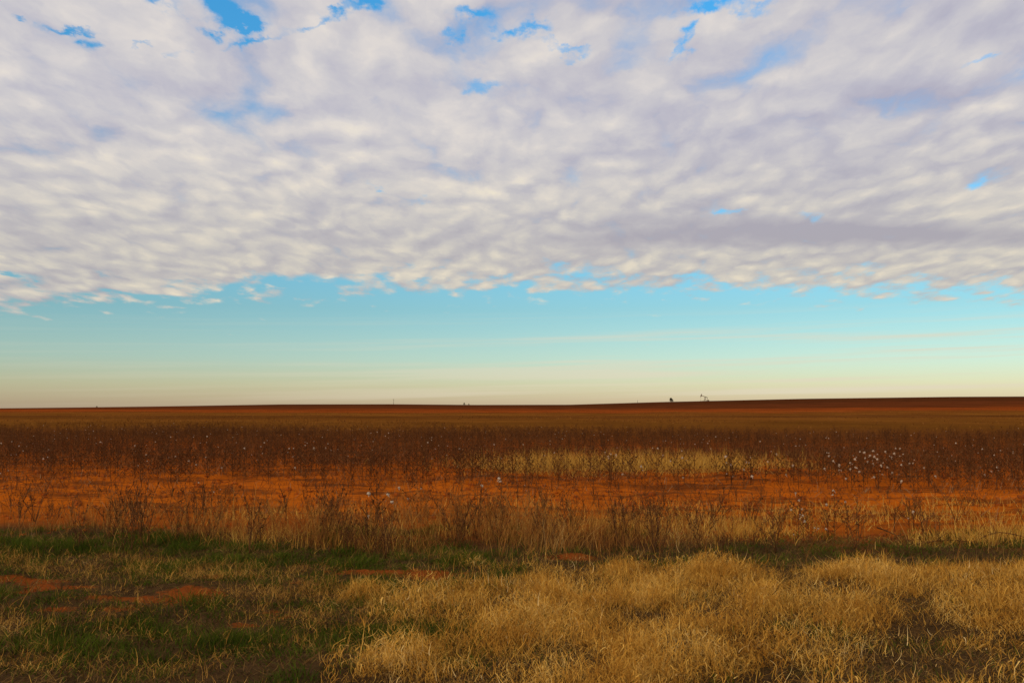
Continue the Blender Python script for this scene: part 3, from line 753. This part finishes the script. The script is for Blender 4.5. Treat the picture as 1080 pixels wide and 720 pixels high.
# tan grass patches out in the field
def tan_d(x, y):
    px, py = to_px(x, y)
    return np.clip(blobs(px, py, [(590, 495, 60, 4, 1), (710, 494, 85, 3.5, 1), (645, 494, 100, 4, 1), (740, 554, 85, 12, .9), (600, 556, 80, 10, .4), (500, 560, 60, 8, .2), (1040, 571, 75, 8, 1), (990, 574, 50, 7, .9), (1090, 566, 60, 10, 1),
                                  (330, 568, 90, 8, .5), (870, 548, 60, 5, .45), (940, 538, 80, 4, .4), (1020, 545, 60, 5, .5), (300, 545, 80, 5, .3), (560, 540, 60, 5, .35), (790, 545, 60, 6, .6)]), 0, 1) * (.25 + .9 * sm(.3, .6, fbm(x * .9, y * .9, 96)))
x, y = scatter(460000, -9, 15, 11.5, 34, tan_d, 151)
n = len(x); hh = np.where(y > 20, .50, .15 + .12 * fbm(x, y, 86))
obj("tan_grass", mesh_np("tan_grass", *ribbons(np.stack([x, y, H(x, y) - .01], -1), hh * r_.uniform(.5, 1.25, n), r_.uniform(0, 6.28, n), np.abs(r_.normal(0, .6, n)), r_.uniform(-.5, 1.8, n), r_.uniform(.005, .009, n), 4, twist=r_.normal(0, 1.2, n)), M_TAN),
    kind="stuff", label="pale tan grass patches growing out in the field")

# clods and broken stalks lying on the red soil
x, y = scatter(9000, -16, 16, 12.5, 30, lambda x, y: .25 + .75 * sm(.45, .6, fbm(x * .5, (y + ROW_SLOPE * x) * 2.0, 92)), 161)
n = len(x); rr = r_.uniform(.008, .035, n) * np.where(r_.uniform(0, 1, n) < .1, 1.7, 1)
cub = np.array([[-1, -1, -.7], [1, -1, -.6], [1, 1, -.7], [-1, 1, -.6], [-.6, -.7, .6], [.7, -.6, .8], [.6, .7, .5], [-.7, .5, .7]])
jit = r_.uniform(.7, 1.3, (n, 8, 3)); CV = cub[None] * jit * rr[:, None, None]
CV[:, :, 0] *= 1.4
CV += np.stack([x, y, H(x, y) + rr * .2], -1)[:, None, :]
cf = np.array([[3, 2, 1, 0], [4, 5, 6, 7], [0, 1, 5, 4], [1, 2, 6, 5], [2, 3, 7, 6], [3, 0, 4, 7]])
M_CLOD = blade_mat("clod", [(0, (.20, .042, .006)), (1, (.37, .082, .008))], .3)
obj("soil_clod_litter", mesh_np("soil_clods", CV.reshape(-1, 3), (cf[None] + (np.arange(n) * 8)[:, None, None]).reshape(-1, 4), M_CLOD), kind="stuff", label="small red clods strewn over the bare soil")
x, y = scatter(130000, -20, 20, 13.0, 40, lambda x, y: .05 + .95 * sm(.44, .60, fbm(x * .45, (y + ROW_SLOPE * x) * 1.6, 90)) * sm(14, 16, y + ROW_SLOPE * x), 171)
n = len(x)
obj("stalk_litter", mesh_np("stalk_litter", *ribbons(np.stack([x, y, H(x, y) + .01], -1), r_.uniform(.06, .3, n), r_.uniform(0, 6.28, n), np.where(y > 19, r_.uniform(.3, 1.6, n), r_.uniform(.8, 1.6, n)), r_.uniform(-.3, .3, n), r_.uniform(.005, .013, n), 3, taper=.4), M_RESIDUE),
    kind="stuff", label="broken brown stalks lying along the furrows")

M_FARSTUB = blade_mat("far_stubble", [(0, (.09, .030, .007)), (.6, (.19, .070, .012)), (1, (.30, .13, .025))], .5, scale=.05)
# rough stubble on the fields beyond the cotton
q_ = np.random.default_rng(181); n = 42000
y = 64 * (340 / 64) ** q_.uniform(0, 1, n); x = q_.uniform(-.62, .62, n) * y
ok = q_.uniform(0, 1, n) < .08 + .92 * sm(.42, .62, fbm(x * .05, y * .03, 183)); x, y = x[ok], y[ok]; n = len(x)
obj("stubble_weeds", mesh_np("stubble_weeds", *ribbons(np.stack([x, y, H(x, y) - .02], -1), q_.uniform(.06, .26, n), q_.uniform(0, 6.28, n), q_.uniform(.1, 1.2, n), q_.uniform(-.3, .6, n), q_.uniform(.03, .12, n), 2, taper=.5), M_FARSTUB), kind="stuff",
    label="rough rusty stubble over the far fields beyond the cotton")

# ------------------------------------------------------------------ single weeds, tussocks and a fallen branch
def weed_geo(r, h, spread=.5, nmain=4, heads=True):
    st, hd = [], []
    for k in range(nmain):
        a = r.uniform(0, 6.28); L = h * r.uniform(.7, 1.05); ln_ = spread * r.uniform(.2, 1.0)
        p = [np.array([0, 0, -.03])]; d = np.array([math.cos(a) * ln_, math.sin(a) * ln_, 1.0]); d /= np.linalg.norm(d)
        for i in range(5):
            d = d + r.normal(0, .10, 3) + np.array([0, 0, .03]); d /= np.linalg.norm(d); p.append(p[-1] + d * L / 5)
        st.append(tube(p, np.linspace(.0045, .0018, 6), 4))
        for i in range(2, 6):
            for _ in range(r.integers(1, 3)):
                e = d + r.normal(0, .55, 3); e[2] = abs(e[2]); e /= np.linalg.norm(e); l2 = L * r.uniform(.12, .32)
                q1 = p[i] + e * l2 * .5; q2 = q1 + (e + np.array([0, 0, .4])) * l2 * .4
                st.append(tube([p[i], q1, q2], [.003, .0024, .0014], 4))
                n = r.integers(2, 6); hd.append((np.repeat(q2[None], n, 0) - r.uniform(0, 1, (n, 1)) * (q2 - q1)[None], r.uniform(.015, .04, n), r.uniform(0, 6.28, n), r.uniform(.2, 1.6, n), r.uniform(-.3, .8, n), r.uniform(.006, .016, n)))
    B = [np.concatenate([l[i] for l in hd]) for i in range(6)]
    return join_vf(st), ribbons(*B, segs=2, taper=.6)


wrng = np.random.default_rng(303)
weed_protos = []
for k, (h, sp, nm) in enumerate([(.52, .35, 4), (.62, .30, 3), (.45, .6, 5), (.58, .5, 4), (.40, .4, 3), (.7, .4, 5)]):
    a, c = weed_geo(wrng, h, sp, nm); weed_protos.append((mesh_np("weed_stem", *a, M_WEED), mesh_np("weed_heads", *c, M_LEAF)))


def weed(x, y, label, group=None, k=None, scale=1.0):
    k = int(wrng.integers(len(weed_protos))) if k is None else k
    root = thing("dry_weed", label, "weed", (x, y, float(H(x, y))), wrng.uniform(0, 6.28), group); root.scale = (scale,) * 3
    obj("stem", weed_protos[k][0], root); obj("foliage", weed_protos[k][1], root)


for px, py, k, s_, lab in [
    (818, 584, 5, .95, "tall dark forked weed beside the low white cotton bolls"),
    (808, 584, 1, .85, "thin dark upright weed close against the tall forked one"),
    (653, 581, 3, 1.0, "dark branching weed with a wide fork near the bluish haze of stems"),
    (690, 583, 5, .95, "dense dark weed standing before a bare red gap"),
    (698, 584, 1, .95, "slim dark weed just beside the dense one at the bare red gap"),
    (740, 580, 2, 1.0, "low spreading dark weed between the tan grass and the verge"),
    (482, 576, 5, 1.05, "tall bushy weed rising highest above the middle of the grass strip"),
    (904, 580, 0, 1.0, "pale thin weed standing alone on the red soil past the white bolls"),
    (975, 574, 4, 1.2, "small upright weed at the near end of the tan grass patch"),
    (148, 566, 5, 1.0, "tall seedy weed over the dark end of the grass strip"),
    (185, 570, 3, 1.0, "bushy brown weed where the reddish grass begins"),
    (365, 574, 2, 1.0, "spreading weed leaning over the green grass"),
    (20, 556, 0, 1.0, "brown weed at the dark end of the red soil")]:
    x, y = ground_at(px, py); weed(x, y, lab, None, k, s_)
nW = 0
for i in range(4000):
    if nW >= 120: break
    y = wrng.uniform(11.2, 14.6); x = wrng.uniform(-.54, .54) * y
    px, py = to_px(x, y)
    d = np.interp(px, [0, 80, 130, 250, 480, 620, 760, 860, 930, 1080], [.1, .2, .8, .6, .9, 1, .7, .3, .15, .15])
    if wrng.uniform() > d * float(sm(.3, .55, fbm(x * .9, y * .9, 88))): continue
    if px < 560: weed(x, y, "thin brown dry weed scattered among the reddish grass", "dry weeds among the reddish grass", scale=wrng.uniform(.6, 1.05))
    elif y < 12.4: weed(x, y, "dark dry weed in the dark strip just behind the golden grass", "dark weeds behind the golden grass", scale=wrng.uniform(.5, .95))
    else: weed(x, y, "dark dry weed scattered between the verge and the red soil", "dark weeds before the red soil", scale=wrng.uniform(.55, 1.0))
    nW += 1
nW = 0
for i in range(5000):
    if nW >= 210: break
    y = wrng.uniform(14.5, 20.5); x = wrng.uniform(-.54, .54) * y
    if wrng.uniform() > float(sm(.45, .6, fbm(x * .5, (y + ROW_SLOPE * x) * 1.6, 90))) + .15: continue
    weed(x, y, "small dark stubble weed scattered over the open red soil", "stubble weeds on the red soil", scale=wrng.uniform(.22, .6)); nW += 1

# distinct tussocks
for i, (px, py, rad, hh, lab) in enumerate([
    (478, 655, .42, .33, "rounded golden tussock standing apart where the straw meets the green"),
    (1045, 650, .46, .34, "tall golden tussock overhanging a dark hollow"),
    (425, 712, .26, .30, "pale curly tussock alone by the dark brown thatch"),
    (720, 700, .40, .26, "broad golden tussock between two dark hollows"),
    (885, 650, .42, .29, "golden tussock just behind the long dark hollow"),
    (755, 607, .28, .30, "curled tussock at the back edge of the golden grass"),
    (385, 630, .22, .20, "small straw tuft at the end of the red soil scrape"),
    (905, 604, .30, .17, "spiky tussock breaking into the dark green strip")]):
    x, y = ground_at(px, py)
    Vt, Ft = tussock_blades(np.zeros(1) + x, np.zeros(1) + y, np.full(1, rad), np.full(1, hh), 1300, 400 + i)
    Vt = Vt - np.array([x, y, float(H(x, y))])
    o = obj("grass_tussock", mesh_np("grass_tussock", Vt, Ft, M_STRAW), label=lab, category="grass tussock"); o.location = (x, y, float(H(x, y)))

# arching fallen branch by the tan patch
def branch(pts_px, label, rad):
    P3 = []
    x0, y0 = ground_at(pts_px[0][0], pts_px[0][1]); 
    for px, py, hz in pts_px:
        r = pix_ray(px, py); x, y = r[0] / r[1] * y0, y0 + wrng.uniform(-.1, .1); P3.append((x, y, float(H(x, y)) + hz))
    root = thing("fallen_branch", label, "branch", P3[0])
    P3 = np.array(P3) - np.array(P3[0])
    tt = np.linspace(0, len(P3) - 1, 16); sm3 = np.stack([np.interp(tt, np.arange(len(P3)), P3[:, k]) for k in range(3)], -1)
    sm3[1:-1] = (sm3[:-2] + sm3[1:-1] * 2 + sm3[2:]) / 4
    obj("stem", mesh_np("branch_stem", *tube(sm3, np.linspace(rad, rad * .4, 16), 5), M_WEED), root)
    for k in range(7):
        i = wrng.integers(2, 14); d = wrng.normal(0, 1, 3); d[2] = abs(d[2]) * .8; d /= np.linalg.norm(d); l = wrng.uniform(.08, .22)
        obj("twig", mesh_np("branch_twig", *tube([sm3[i], sm3[i] + d * l * .5, sm3[i] + d * l + wrng.normal(0, .02, 3)], [rad * .4, rad * .3, rad * .15], 4), M_WEED), root)
branch([(1034, 574, .02), (1045, 570, .09), (1058, 568, .12), (1072, 569, .11), (1090, 570, .05), (1106, 571, .01)], "dark thin branch arching low over the tan grass patch", .0075)
branch([(962, 575, .02), (985, 575, .06), (1005, 575, .05), (1025, 575, .02)], "dark dead branch lying flat before the tan grass patch", .010)
branch([(925, 574, .22), (938, 573, .16), (950, 573, .08), (962, 574, .02)], "dead branch slanting down to the ground beside the small upright weed", .009)
